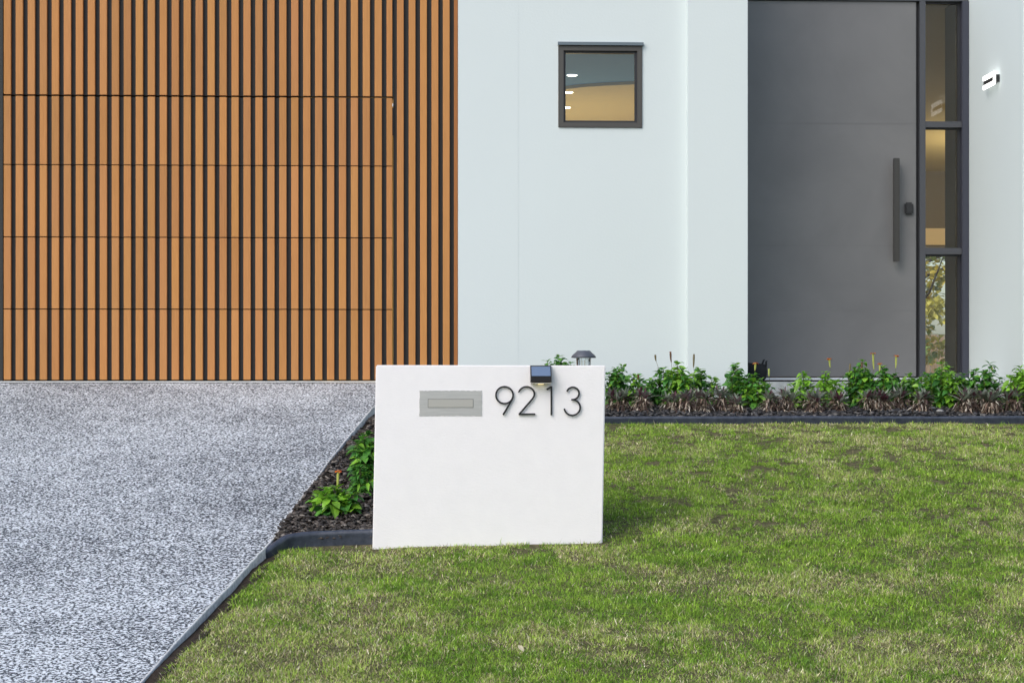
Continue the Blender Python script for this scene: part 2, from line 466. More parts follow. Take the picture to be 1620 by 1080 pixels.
# small room behind the window
XR0, XR1 = -.9, xpr - .12
w = MB(); w.box(XR0 - .1, XR0, yB + .2, 23, -.02, 2.9); w.box(XR1, XR1 + .1, YD + .16, 23, -.02, 3.2); w.box(XR0, XR1, 23, 23.1, -.02, 2.9); part(w, 'interior_wall', M['int_tan'])
ZC = 2.70
w = MB(); w.box(XR0, XR1, yB + .2, 23, ZC, ZC + .1); part(w, 'ceiling', M['int_ceiling_unlit'])
w = MB()
# warm-lit far ceiling, painted tan as a sheet with a curved near edge
cur = []
for i in range(25):
    px = 880 + (1016 - 880) * i / 24; t = i / 24
    py = 139 - 7.5 * (1 - math.exp(-3.2 * t)) - 3.5 * t
    u = (px - HX) / F; Yc = ZC * F / (HY - py) * (CT - u * ST)
    cur.append((fx(px, Yc), Yc))
cur = [(XR0 + .01, cur[0][1] + .9)] + cur + [(XR1 - .01, cur[-1][1] - .05)]
vs = [(x, y, ZC - .03) for x, y in cur] + [(x, 22.99, ZC - .03) for x, y in cur] + [(x, y, ZC - .002) for x, y in cur]
n_ = len(cur)
w.add(vs, [(i, i + 1, n_ + i + 1, n_ + i) for i in range(n_ - 1)] + [(2 * n_ + i, 2 * n_ + i + 1, i + 1, i) for i in range(n_ - 1)])
part(w, 'ceiling_lit_area', M['int_tan'])
for (px, py, zc) in ((905, 120, ZC - .004), (899, 147, ZC - .034), (895.5, 171, ZC - .034)):
    u = (px - HX) / F; Yc = zc * F / (HY - py) * (CT - u * ST); xc = fx(px, Yc)
    w = MB(); w.lathe((xc, Yc, zc), [(.0, 0), (.042, 0), (.046, .003)], 20); part(w, 'downlight', M['downlight'])
def lamp(name, loc, e, col=(1, .80, .52), r=.12):
    l = bpy.data.lights.new(name, 'POINT'); l.energy = e; l.color = col; l.shadow_soft_size = r
    o = bpy.data.objects.new(name, l); C.objects.link(o); o.location = loc; return o
lamp('room_fill', (1.0, 20.6, .5), 125, (1, .84, .58), .3)  # added unseen fill light, the downlight discs do not reach the ceiling
# hall
w = MB(); w.box(XR1 + .1, 11.8, YD + .152, 30, 3.02, 3.12); part(w, 'ceiling', M['int_tan'])
NX = fx(1521.5, YD + .1); YN = fY(1495, NX)
w = MB(); w.box(NX, NX + .12, YD + .30, YN, -.02, 3.02, bev=.003); part(w, 'interior_nib_wall', M['int_brown'])
lamp('hall_fill', (7.9, 25.5, 2.1), 165, (1, .84, .58))  # added fill light hidden behind the nib, warms hall ceiling and bulkhead

# garage: backing, cladding and sectional door
pan_rows = [150.5, 260.0, 374.0, 487.5, 600.0]
def rowz(py_left): return fz(300, py_left + 1.5, YG)
zr = [rowz(p) for p in pan_rows]
zr[-1] = fz(300, 601.8, YG)
edges = [5.7 + 19.03 * i - .0030 * i * i for i in range(33)]     # left edge of each door slat in photo columns
edges_r = [628, 646.6, 664.7, 682.8, 700.7]
rng = random.Random(11)
def slat(mbx, pl, pr, z0, z1, tone):
    xa_, xb_ = fx(pl, YG), fx(pr, YG); b = .003; y0 = YG; y1 = YG + .032
    vs = [(xa_, y0 + b, z0), (xa_ + b, y0, z0), (xb_ - b, y0, z0), (xb_, y0 + b, z0), (xb_, y1, z0), (xa_, y1, z0)]
    vs += [(x, y, z1) for x, y, z in vs]
    fs = [(i, (i + 1) % 6, 6 + (i + 1) % 6, 6 + i) for i in range(6)] + [(5, 4, 3, 2, 1, 0), (6, 7, 8, 9, 10, 11)]
    mbx.add(vs, fs, 1, tone)
def tone():
    k_ = rng.uniform(.88, 1.06); return (k_, k_ * rng.uniform(.98, 1.035), k_ * rng.uniform(.92, 1.06))
XDR = fx(621, YG)
gd = MB(); gd.box(xg0, XDR, YG + .075, YG + .085, zr[4], zr[0]); gdo = part(gd, 'garage_door', M['backing'])
gdw = gdo
for i in range(4):
    s = MB(); top = zr[i] - (.007 if i == 0 else .0035); bot = zr[i + 1] + (.0035 if i < 3 else .006)
    s.box(xg0, XDR, YG + .0325, YG + .072, bot, top, 0)
    for e in edges: slat(s, e, min(e + 11.5, 620.8), bot, top, tone())
    o = s.build('door_panel', [M['backing'], M['wood']]); o.parent = gdo; o.matrix_parent_inverse = Matrix.Translation((0, 0, 0)); gdpan = o
s = MB(); s.box(fx(619.2, YG), fx(622, YG), YG + .002, YG + .03, fz(620, 169, YG), fz(620, 163.3, YG), 0, None, .003)
o = s.build('door_edge_glint', mat('glint_white', (.95, .95, .95), .4)); o.parent = gdo  # bright glint at the door edge, made as a small white block
s = MB(); s.box(fx(620.9, YG), fx(622.4, YG), YG + .010, YG + .03, fz(620, 214, YG), fz(620, 171, YG)); o = s.build('door_gap_seal', M['black']); o.parent = gdo
s = MB()
s.box(fx(-15, YG), xg0 - .002, YG - .004, YG + .2, -.03, ZT, 0)                       # dark jamb
s.box(xg0, XDR, YG + .0325, YG + .2, zr[0] + .006, ZT, 0)
s.box(XDR + .004, xg1, YG + .0325, YG + .2, -.03, ZT, 0)
part(s, 'cladding_backing', M['backing'])
s = MB()
for e in edges: slat(s, e, min(e + 11.5, 620.8), zr[0] + .006, ZT - .01, tone())
for e in edges_r: slat(s, e, e + 10.8, fz(650, 600.5, YG), ZT - .01, tone())
slat(s, 718.2, 724.3, fz(650, 600.5, YG), ZT - .01, (.62, .55, .52))
s.m = [0] * len(s.m)
part(s, 'timber_slats', M['wood'])

# window
def ring(mbx, x0, x1, z0, z1, t, y0, y1, mi=0):
    mbx.box(x0, x0 + t, y0, y1, z0, z1, mi); mbx.box(x1 - t, x1, y0, y1, z0, z1, mi)
    mbx.box(x0 + t, x1 - t, y0, y1, z0, z0 + t, mi); mbx.box(x0 + t, x1 - t, y0, y1, z1 - t, z1, mi)
def fxz(px, py, Y): return fx(px, Y), fz(px, py, Y)
win = MB()
a0 = fx(884.2, yB); a1 = fx(1015.3, yB); b0 = fz(950, 201.6, yB); b1 = fz(950, 73.5, yB)
ring(win, a0, a1, b0, b1, .034, yB - .012, yB + .06)
wino = part(win, 'window', M['win_frame'])
def sub(mbx, name, m, parent, label=None, smooth=False):
    o = mbx.build(name, m, None, smooth); o.parent = parent
    if label: o['label'] = label
    return o
s = MB(); ring(s, a0 + .034, a1 - .034, b0 + .034, b1 - .034, .016, yB + .012, yB + .055); sub(s, 'inner_bead', M['frame_dark'], wino)
s = MB(); s.box(a0 + .049, a1 - .049, yB + .030, yB + .036, b0 + .049, b1 - .049); sub(s, 'pane', M['glass'], wino)
s = MB(); s.box(fx(882.3, yB), fx(1017.6, yB), yB - .030, yB + .02, b1 + .004, fz(950, 67.8, yB)); sub(s, 'head_flashing', mat('blue_grey_flashing', (.13, .17, .20), .4), wino)

# front door
dx0, dx1 = xpr + .002, fx(1449.5, YD); dz0, dz1 = fz(1320, 595.5, YD), fz(1320, 2.2, YD)
s = MB(); s.box(dx0, dx1, YD, YD + .05, dz0, dz1, 0, None, .003)
door = part(s, 'front_door', M['door'])
M['seam'] = mat('seam_paint', (.140, .142, .147), .5)
for py in (195.5, 389, 492):
    s = MB(); z = fz(1320, py, YD); s.box(dx0 + .01, dx1 - .004, YD - .0012, YD + .01, z - .0012, z + .0012)
    sub(s, 'panel_seam', M['seam'], door)
s = MB(); hz0, hz1 = fz(1418, 414, YD), fz(1418, 250.5, YD); hx0, hx1 = fx(1413.3, YD - .07), fx(1422.6, YD - .07)
hz0 = fz(1418, 414, YD - .07); hz1 = fz(1418, 250.5, YD - .07)
s.box(hx0, hx1, YD - .09, YD - .055, hz0, hz1, 0, None, .003)
for z in (hz0 + .12, hz1 - .12): s.box(hx0 + .012, hx1 - .012, YD - .055, YD - .001, z - .012, z + .012)
sub(s, 'pull_handle', mat('bronze_black_handle', (.065, .062, .058), .35, .5), door)
s = MB(); lx0, lx1 = fx(1430, YD), fx(1444, YD); s.box(lx0, lx1, YD - .03, YD - .001, fz(1437, 340, YD), fz(1437, 320.5, YD), 0, None, .012)
lk = sub(s, 'door_lock', mat('lock_body', (.018, .018, .02), .3), door)
# frame of the entry (head, jamb, mullion, transoms)
mx0, mx1 = fx(1454, YD), fx(1463.3, YD); rx0, rx1 = fx(1520.8, YD), XW - .002
s = MB()
s.box(dx0, rx1, YD - .02, YD + .10, dz1 + .004, zh - .002)
s.box(mx0, mx1, YD - .02, YD + .10, fz(1450, 597, YD), dz1 + .002)
efr = part(s, 'entry_frame', M['frame'])
s = MB(); s.box(rx0, rx1, YD - .035, YD + .14, fz(1450, 597, YD), dz1 + .002); sub(s, 'jamb', mat('navy_charcoal_jamb', (.040, .044, .066), .4), efr)
s = MB(); s.box(dx1 + .002, mx0 - .001, YD + .03, YD + .10, fz(1450, 597, YD), dz1 + .002); sub(s, 'door_seal', M['black'], efr)
s = MB(); s.box(dx0, rx1, YD - .05, YD + .10, fz(1400, 600.8, YD - .05), fz(1400, 597.3, YD - .05)); part(s, 'door_sill', M['alu'])
s = MB(); s.box(dx0, mx0 - .002, YD + .012, YD + .10, fz(1400, 597.1, YD), dz0 - .0005); part(s, 'door_light_stop', M['black'])  # added dark strip, stops hall light showing under the door
s = MB(); s.box(dx0, rx1, YD - .04, YD + .10, -.017, fz(1400, 601, YD - .05)); part(s, 'sill_shadow_gap', M['black'])  # black strip stands for the shadow gap under the sill
sl = MB(); bars = []
for (p0, p1) in ((202.0, 192.6), (402.5, 392.3)):
    bars.append((p0, p1))
sl.box(mx1, rx0, YD - .015, YD + .10, fz(1490, 597, YD), fz(1490, 590, YD))
slo = part(sl, 'sidelight', M['frame'])
for (p0, p1) in bars:
    s = MB(); s.box(mx1, rx0, YD - .015, YD + .10, fz(1490, p0, YD), fz(1490, p1, YD)); sub(s, 'transom', M['frame'], slo)
for (p0, p1) in ((192.6, 3.0), (392.3, 202.0), (590, 402.5)):
    s = MB(); s.box(mx1, rx0, YD + .05, YD + .056, fz(1490, p0, YD), fz(1490, p1, YD)); sub(s, 'pane', M['clear_glass'], slo)
    s = MB(); zb_, zt_ = fz(1490, p0, YD) + .001, fz(1490, p1, YD) - .001
    s.box(rx0 - .022, rx0 - .001, YD + .03, YD + .048, zb_, zt_); s.box(mx1 + .001, rx0 - .024, YD + .03, YD + .048, zt_ - .012, zt_); sub(s, 'glazing_bead', M['frame_dark'], slo)

# wall lamp on the entry side wall
yn = fY(1580.3, XW); XL = XW - .034
def fzX(px, py, X):
    Y = fY(px, X); return fz(px, py, Y)
yf = fY(1556.3, XL - .002); ynn = fY(1574.3, XL - .002)
zt_, zb_ = fzX(1574.3, 112.5, XL), fzX(1574.3, 134.2, XL)
s = MB(); s.box(XL + .004, XW - .001, ynn + .0, yf - .02, zb_ + .022, zt_ - .026); wl = part(s, 'wall_lamp', M['black'])
H_ = zt_ - zb_
s = MB()
s.box(XL - .010, XL, ynn, yf, zt_ - .034, zt_, 0, None, .002); s.box(XL - .010, XL, ynn, yf, zb_, zb_ + .034, 0, None, .002)
s.box(XL - .010, XL, ynn, ynn + .03, zb_ + .035, zt_ - .035, 0)
s.box(XL + .0005, XL + .003, ynn, yf, zb_ + .01, zt_ - .01, 0)
sub(s, 'lit_frame', M['lamp_acrylic'], wl)
s = MB(); s.box(XL - .004, XL - .001, ynn + .031, yf - .001, zb_ + .0355, zt_ - .0355); sub(s, 'inner_plate', M['black'], wl)

# backyard seen through the entry sidelight
fn = thing('garden_fence', 'brown timber paling fence seen low through the entry sidelight', 'fence', (8, 44, -.28))
s = MB()
for i in range(60):
    x = 5 + i * .15; s.box(x, x + .135, 44, 44.02, -.35, .95 + rng.uniform(-.01, .01))
s.build('palings', M['fence'], fn)
s = MB(); s.box(5, 14, 44.021, 44.06, .5, .58); s.box(5, 14, 44.021, 44.06, -.1, -.02); s.build('rail', M['fence'], fn)
tr = thing('garden_tree', 'golden green tree behind the house seen through the lowest sidelight pane', 'tree', (9.3, 39, -.3))
s = MB(); s.tube([(9.3, 39, -.5), (9.25, 39, .6), (9.35, 39.05, 1.6), (9.3, 39, 3.0)], [.13, .10, .08, .03], 8)
for i in range(12):
    a = rng.uniform(0, 6.28); z = rng.uniform(.3, 2.2); s.tube([(9.3, 39, z), (9.3 + .7 * math.cos(a), 39 + .7 * math.sin(a), z + .3), (9.3 + 1.3 * math.cos(a), 39 + 1.3 * math.sin(a), z + .9)], [.04, .025, .01], 5)
s.build('trunk', M['bark'], tr)
s = MB()
cl = [(Vector((9.3 + rng.gauss(0, .75), 39 + rng.gauss(0, .6), 1.5 + rng.uniform(-1.2, 1.4))), rng.uniform(.2, .38)) for _ in range(42)]
for c_, r_ in cl:
    base_ = rng.choice([(.86, .70, .14), (.72, .66, .16), (.30, .40, .12), (.86, .66, .16)])
    for _ in range(70):
        d_ = Vector((rng.gauss(0, 1), rng.gauss(0, 1), rng.gauss(0, .8))).normalized()
        s.leaf(c_ + d_ * r_ * rng.uniform(.3, 1), (rng.gauss(0, 1), rng.gauss(0, 1), rng.gauss(0, .6)), (0, 0, 1),   .15, .10, .2, col=var(base_, rng.uniform(.7, 1.3)))
s.build('crown', M['leaf'], tr)

# ------------------------------------------------------------------ letterbox wall
TL, TR_, BR, BL = at(594.8, 577.3, YM), at(958.2, 577.9, YM), at(952.9, 872, YM), at(589.0, 880, YM)
root = thing('letterbox_wall', 'short white rendered letterbox wall with house number 9213 standing on the lawn', 'letterbox', (0.0, YM, float(z_lawn(0, YM))))
bm = bmesh.new(); TK = .30
q = [TL, TR_, BR, BL]; fr = [bm.verts.new(p) for p in q]; bk = [bm.verts.new(p + Vector((0, TK, 0))) for p in q]
bm.faces.new(fr[::-1]); bm.faces.new(bk)
for i in range(4): bm.faces.new((fr[i], fr[(i + 1) % 4], bk[(i + 1) % 4], bk[i]))
bmesh.ops.recalc_face_normals(bm, faces=bm.faces[:])
bmesh.ops.bevel(bm, geom=bm.edges[:], offset=.005, segments=2, affect='EDGES')
s = MB(); bm.verts.index_update(); s.add([v.co.copy() for v in bm.verts], [[v.index for v in f.verts] for f in bm.faces]); bm.free()
s.build('rendered_block', M['mailbox_render'], root)
def Q(px, py): return fx(px, YM), fz(px, py, YM)
def lbsub(s_, name, m, parent=None, label=None, smooth=False):
    if parent is None: o = s_.build(name, m, root, smooth)
    else:
        o = s_.build(name, m, None, smooth); o.parent = parent
    if label: o['label'] = label
    return o
# mail slot plate with slightly uneven edge where the render laps over it
x0, z1 = Q(663.6, 617.3); x1, z0 = Q(762.3, 657.6)
s = MB(); n = 40; rngm = random.Random(5); loop = []
for i in range(n): loop.append((x0 + (x1 - x0) * i / n, z1 - abs(rngm.gauss(0, .0012))))
for i in range(16): loop.append((x1 + rngm.gauss(0, .0008), z1 + (z0 - z1) * i / 16))
for i in range(n): loop.append((x1 + (x0 - x1) * i / n, z0 + abs(rngm.gauss(0, .0009))))
for i in range(16): loop.append((x0 + rngm.gauss(0, .0007), z0 + (z1 - z0) * i / 16))
L_ = len(loop)
vs = [(x, YM - .0025, z) for x, z in loop] + [(x, YM + .01, z) for x, z in loop]
s.add(vs, [tuple(range(L_))] + [(i, (i + 1) % L_, L_ + (i + 1) % L_, L_ + i) for i in range(L_)])
slot = lbsub(s, 'mail_slot', M['steel'])
fx0, fz1_ = Q(677.0, 631.0); fx1, fz0_ = Q(748.8, 644.6)
s = MB(); s.box(fx0, fx1, YM - .0035, YM - .0028, fz0_, fz1_); lbsub(s, 'slot_gap', M['black'], slot)
s = MB(); s.box(fx0 + .0016, fx1 - .0016, YM - .0055, YM - .0036, fz0_ + .0016, fz1_ - .0016, 0, None, .0006); lbsub(s, 'flap', M['steel_flap'], slot)
# numerals
def zq(zx, zy): return Q(640 + zx / 4.765, 540 + zy / 4.765)
def arc(cx, cy, rx, ry, a0, a1, n=22):
    return [(cx + rx * math.cos(R(a0 + (a1 - a0) * i / n)), cy + ry * math.sin(R(a0 + (a1 - a0) * i / n))) for i in range(n + 1)]
def stroke(mbx, pts, wdt=.0088, y0=YM - .012, y1=YM - .007, closed=False):
    P = [Vector((p[0], p[1])) for p in [zq(*p) for p in pts]]; n = len(P); Ls = []; Rs = []
    for i in range(n):
        if closed: a, b = P[(i - 1) % n], P[(i + 1) % n]
        else: a, b = P[max(i - 1, 0)], P[min(i + 1, n - 1)]
        d1 = (P[i] - a).normalized() if (P[i] - a).length > 1e-9 else (b - P[i]).normalized()
        d2 = (b - P[i]).normalized() if (b - P[i]).length > 1e-9 else d1
        t = (d1 + d2).normalized(); nn = Vector((-t.y, t.x)); m_ = min(1 / max(.35, nn.dot(Vector((-d1.y, d1.x)))), 2.2)
        Ls.append(P[i] + nn * wdt / 2 * m_); Rs.append(P[i] - nn * wdt / 2 * m_)
    vs = []
    for l, r in zip(Ls, Rs): vs += [(l.x, y0, l.y), (r.x, y0, r.y), (r.x, y1, r.y), (l.x, y1, l.y)]
    fs = []
    for i in range(n if closed else n - 1):
        j = (i + 1) % n
        for k_ in range(4): fs.append((4 * i + k_, 4 * i + (k_ + 1) % 4, 4 * j + (k_ + 1) % 4, 4 * j + k_))
    if not closed: fs += [(0, 3, 2, 1), (4 * n - 4, 4 * n - 3, 4 * n - 2, 4 * n - 1)]
    mbx.add(vs, fs)
def pin(mbx, zx, zy):
    x, z = zq(zx, zy); mbx.box(x - .002, x + .002, YM - .0072, YM + .004, z - .002, z + .002)
nine = MB(); stroke(nine, arc(753, 404, 64.5, 63.5, 0, 360, 40)[:-1], closed=True)
stroke(nine, [(817.5, 404), (816, 420), (810, 438), (800, 455), (742, 553)], y0=YM - .0123, y1=YM - .0073); pin(nine, 753, 341); pin(nine, 760, 523)
two = MB(); stroke(two, [(864, 378)] + arc(919, 397, 59.5, 56, 200, 360, 18) + [(974, 415), (962, 434), (864, 547)]); stroke(two, [(859, 547.5), (985, 547.5)], y0=YM - .0123, y1=YM - .0073); pin(two, 919, 341); pin(two, 920, 547)
one = MB(); stroke(one, [(1106, 336), (1106, 556)]); stroke(one, [(1071, 363), (1103, 340)], y0=YM - .0123, y1=YM - .0073); pin(one, 1106, 360); pin(one, 1106, 530)
thr = MB(); stroke(thr, arc(1268, 391, 46.5, 46.5, 197, 450 - 14, 22) + [(1268, 438), (1256, 438)]); stroke(thr, [(1256, 438.2), (1268, 438.2)] + arc(1263, 497, 60, 59, -80, 172, 28), y0=YM - .0123, y1=YM - .0073); pin(thr, 1290, 350); pin(thr, 1263, 555)
for d_, lab in ((nine, 'black numeral 9'), (two, 'black numeral 2'), (one, 'black numeral 1'), (thr, 'black numeral 3')): lbsub(d_, 'numeral', M['ink'], None, lab)
# solar wall light
bx0, bz1 = Q(838.7, 577.8); bx1, bz0 = Q(871.4, 605.0)
s = MB(); hh = bz1 - bz0
prof = [(YM - .002, bz0), (YM - .060, bz0 + .004), (YM - .062, bz0 + hh * .36), (YM - .022, bz1 - .002), (YM - .002, bz1)]
vs = [(bx0, y, z) for y, z in prof] + [(bx1, y, z) for y, z in prof]; k5 = 5
s.add(vs, [(0, 1, 2, 3, 4)[::-1], (5, 6, 7, 8, 9)] + [(i, (i + 1) % 5, 5 + (i + 1) % 5, 5 + i) for i in range(5)])
sol = lbsub(s, 'solar_wall_light', M['solar_case'])
s = MB(); a_, b_ = Vector((0, YM - .0625, bz0 + hh * .375)), Vector((0, YM - .0245, bz1 - .007)); off = Vector((0, -.0013, -.0004)) 
nrm_ = Vector((0, -(b_ - a_).z, (b_ - a_).y)).normalized() * .0015
if nrm_.y > 0: nrm_ = -nrm_
A_, B_ = a_ + nrm_, b_ + nrm_
s.add([(bx0 + .005, A_.y, A_.z), (bx1 - .005, A_.y, A_.z), (bx1 - .005, B_.y, B_.z), (bx0 + .005, B_.y, B_.z), (bx0 + .005, a_.y, a_.z), (bx1 - .005, a_.y, a_.z), (bx1 - .005, b_.y, b_.z), (bx0 + .005, b_.y, b_.z)],
      [(0, 1, 2, 3), (4, 5, 1, 0), (7, 3, 2, 6), (0, 3, 7, 4), (1, 5, 6, 2)])
lbsub(s, 'solar_panel', M['solar'], sol)
s = MB(); s.box(bx0 + .001, bx1 - .001, YM - .058, YM - .001, bz0 - .005, bz0 - .0005, 0, None, .0015); lbsub(s, 'trim', M['chrome'], sol)
s = MB(); s.box((bx0 + bx1) / 2 - .014, (bx0 + bx1) / 2 + .014, YM - .040, YM - .01, bz0 - .010, bz0 - .0055); lbsub(s, 'lens', M['led'], sol)

# solar path light behind
Yp = 14.35; px_c = 923.3
pc = (fx(px_c, Yp), Yp, 0.0); zb_ = float(z_bed(pc[0], Yp))
pl = thing('solar_path_light', 'small grey domed solar garden light on a stake behind the letterbox wall', 'garden light', (pc[0], Yp, zb_))
r1 = (943.2 - 903.3) / 2 / F * Yp; zc0 = fz(px_c, 566.2, Yp); zc1 = fz(px_c, 554.9, Yp)
s = MB(); hgt = zc1 - zc0
s.lathe((pc[0], Yp, zc0), [(.0, .004), (r1 * .96, .001), (r1, .004), (r1 * .93, hgt * .35), (r1 * .62, hgt * .82), (r1 * .55, hgt), (0, hgt)], 28); s.build('lamp_cap', M['cap'], pl, True)
s = MB(); s.lathe((pc[0], Yp, zc0), [(r1 * .5, hgt + .0005), (r1 * .5, hgt + .0025), (0, hgt + .0025)], 24); s.build('solar_cell', M['solar'], pl)
rl = r1 * .60; zl = fz(px_c, 600, Yp)
s = MB(); s.lathe((pc[0], Yp, zl), [(rl * .8, -.02), (rl, zc0 - zl)], 24); s.build('clear_shade', M['clear'], pl)
s = MB()
for i in range(8):
    a = i * math.pi / 4 + .2; s.tube([(pc[0] + rl * .83 * math.cos(a), Yp + rl * .83 * math.sin(a), zl - .02), (pc[0] + rl * 1.01 * math.cos(a), Yp + rl * 1.01 * math.sin(a), zc0)], .0014, 5)
for dx_ in (-.012, .006): s.tube([(pc[0] + dx_, Yp, zl - .02), (pc[0] + dx_, Yp, zc0 - .015)], .003, 6)
s.build('shade_ribs', M['chrome'], pl)
s = MB(); s.lathe((pc[0], Yp, zl - .02), [(0, 0), (rl * .8, 0), (rl * .5, -.025), (.008, -.04), (.008, zb_ - zl - .06), (0, zb_ - zl - .10)], 16); s.build('stake', M['solar_case'], pl)

# ------------------------------------------------------------------ edging
def edging(path, name, label, h=.062, wd=.032):
    pts = [Vector(p) for p in path]
    prof = [(-wd / 2, -.08), (-wd / 2, h * .45), (-wd / 2 - .004, h * .62), (-wd / 2 - .002, h * .85), (-wd * .25, h), (wd * .25, h), (wd / 2 + .002, h * .85), (wd / 2, h * .5), (wd / 2, -.08)]
    s = MB(); vs = []; n = len(prof)
    for i, p in enumerate(pts):
        d = (pts[min(i + 1, len(pts) - 1)] - pts[max(i - 1, 0)]); d.z = 0; d.normalize(); nn = Vector((-d.y, d.x, 0))
        for (o_, z_) in prof: vs.append(p + nn * o_ + Vector((0, 0, z_)))
    fs = [(j * n + i, j * n + i + 1, (j + 1) * n + i + 1, (j + 1) * n + i) for j in range(len(pts) - 1) for i in range(n - 1)]
    fs += [tuple(range(n)), tuple((len(pts) - 1) * n + i for i in range(n))[::-1]]
    s.add(vs, fs); o = s.build(name, M['edging'], None, True); tag(o, label, 'garden edging', 'plastic edging round the garden beds'); return o
cx_ = float(edgeX(10.62)); pth = []
bez = [(cx_ - .03, 10.60), (cx_ + .05, 10.66), (cx_ + .12, 10.735), (cx_ + .22, 10.765), (cx_ + .32, 10.77), (cx_ + .42, 10.77), (-.245, 10.77)]
def cr(p0, p1, p2, p3, t): return tuple(.5 * ((2 * p1[i]) + (-p0[i] + p2[i]) * t + (2 * p0[i] - 5 * p1[i] + 4 * p2[i] - p3[i]) * t * t + (-p0[i] + 3 * p1[i] - 3 * p2[i] + p3[i]) * t ** 3) for i in range(2))
bz_ = [bez[0]] + bez + [bez[-1]]
for i in range(len(bez) - 1):
    for k_ in range(6):
        x, y = cr(bz_[i], bz_[i + 1], bz_[i + 2], bz_[i + 3], k_ / 6); pth.append((x, y))
pth.append(bez[-1])
def ez(x, y): return float(z_lawn(x, y))
pth3 = [(x, y, ez(x, y) + (.004 - .03 * max(0, 1 - i / 9))) for i, (x, y) in enumerate(pth)]
edging(pth3, 'garden_edging', 'short dark edging curving between driveway corner and white letterbox wall', .060)
pr = [(1.15 + (8 - 1.15) * i / 60, YK + .006 * math.sin(i * .7), 0) for i in range(61)]
pr = [(x, y, float(fz(1200, 668, YK)) + .004 * mnoise.noise(Vector((x * 1.3, 0, 0)))) for x, y, _ in pr]
pr = [(.76, 10.98, ez(.76, 11.0)), (.90, 12.0, ez(.9, 12)), (1.0, 13.0, ez(1.0, 13)), (1.08, 13.9, ez(1.08, 13.9)), (1.11, 14.1, pr[0][2])] + pr
edging(pr, 'garden_edging', 'long straight dark edging between the lawn and the planted bed under the house wall', .043, .035)

# ------------------------------------------------------------------ mulch
def icos():
    bm = bmesh.new(); bmesh.ops.create_icosphere(bm, subdivisions=1, radius=1); bm.verts.index_update()
    v = np.array([v.co[:] for v in bm.verts]); f = np.array([[v.index for v in f.verts] for f in bm.faces]); bm.free(); return v, f
IV, IF = icos()
def np_mesh(name, V, Fc, cols, m, nper):
    me = bpy.data.meshes.new(name); me.vertices.add(len(V)); me.vertices.foreach_set('co', V.astype(np.float32).ravel())
    nf = len(Fc); me.loops.add(nf * nper); me.loops.foreach_set('vertex_index', Fc.astype(np.int32).ravel())
    me.polygons.add(nf); me.polygons.foreach_set('loop_start', np.arange(0, nf * nper, nper, dtype=np.int32)); 
    me.update(calc_edges=True)
    a = me.color_attributes.new('col', 'FLOAT_COLOR', 'POINT'); a.data.foreach_set('color', np.c_[cols, np.ones(len(cols))].astype(np.float32).ravel())
    me.materials.append(m); o = bpy.data.objects.new(name, me); C.objects.link(o); return o
def chips(X, Y, name, label, smin, smax_, pal, seed):
    r = np.random.RandomState(seed); n = len(X)
    S = np.c_[r.uniform(smin, smax_, n), r.uniform(smin * .5, smax_ * .65, n), r.uniform(smin * .16, smax_ * .3, n)]
    A = r.uniform(0, 6.28, n); T = r.normal(0, .33, n); P = r.normal(0, .33, n)
    V = IV[None] * S[:, None] * (1 + r.uniform(-.28, .28, (n, len(IV), 1)))
    ca, sa = np.cos(T)[:, None], np.sin(T)[:, None]; y = V[..., 1] * ca - V[..., 2] * sa; z = V[..., 1] * sa + V[..., 2] * ca; V[..., 1] = y; V[..., 2] = z
    ca, sa = np.cos(P)[:, None], np.sin(P)[:, None]; x = V[..., 0] * ca - V[..., 2] * sa; z = V[..., 0] * sa + V[..., 2] * ca; V[..., 0] = x; V[..., 2] = z
    ca, sa = np.cos(A)[:, None], np.sin(A)[:, None]; x = V[..., 0] * ca - V[..., 1] * sa; y = V[..., 0] * sa + V[..., 1] * ca; V[..., 0] = x; V[..., 1] = y
    V[..., 0] += X[:, None]; V[..., 1] += Y[:, None]; V[..., 2] += (z_bed(X, Y) + r.uniform(0, .022, n))[:, None]
    pal = np.array(pal); c = pal[r.choice(len(pal), n)] * r.uniform(.6, 1.35, (n, 1)); cols = np.repeat(c[:, None], len(IV), 1).reshape(-1, 3)
    Fc = (IF[None] + (np.arange(n) * len(IV))[:, None, None]).reshape(-1, 3)
    return tag(np_mesh(name, V.reshape(-1, 3), Fc, cols, M['chip'], 3), label, 'mulch', None, 'stuff')
r = np.random.RandomState(21)
Y_ = YB0 + .004 + (YK - .03 - YB0) * r.rand(12000) ** 1.35; e_ = edgeX(Y_); X_ = e_ + .012 + r.rand(12000) * 1.7
ok = X_ < bedR(Y_); ok &= ~((X_ > -.25) & (X_ < .94) & (Y_ < YM + TK + .02)); X_, Y_ = X_[ok], Y_[ok]
DP = [(.050, .040, .034), (.075, .062, .052), (.035, .030, .028), (.10, .085, .075), (.05, .045, .045), (.22, .20, .18)]
chips(X_, Y_, 'bark_mulch', 'dark brown bark chips covering the bed between driveway and letterbox wall', .010, .030, DP, 1)
Y_ = r.uniform(YK + .012, 15.3, 15000); X_ = r.uniform(.5, 6.7, 15000); ok = ~((Y_ > yP - .02) & (X_ < xpr)) & (Y_ < 15.19); ok &= ~((Y_ > YF - .02) & (X_ > XW)); X_, Y_ = X_[ok], Y_[ok]
SP = [(.045, .045, .050), (.030, .030, .034), (.065, .065, .070), (.09, .09, .095), (.04, .036, .036), (.16, .155, .15)]
chips(X_, Y_, 'slate_mulch', 'charcoal slate chips covering the long bed under the house wall', .012, .032, SP, 2)
# a few pale pebbles by the front edging
pbl = [(1430 + 45, 651.5), (1478, 655), (1484, 647), (1493, 648.5), (1487.5, 656), (1512, 658)]

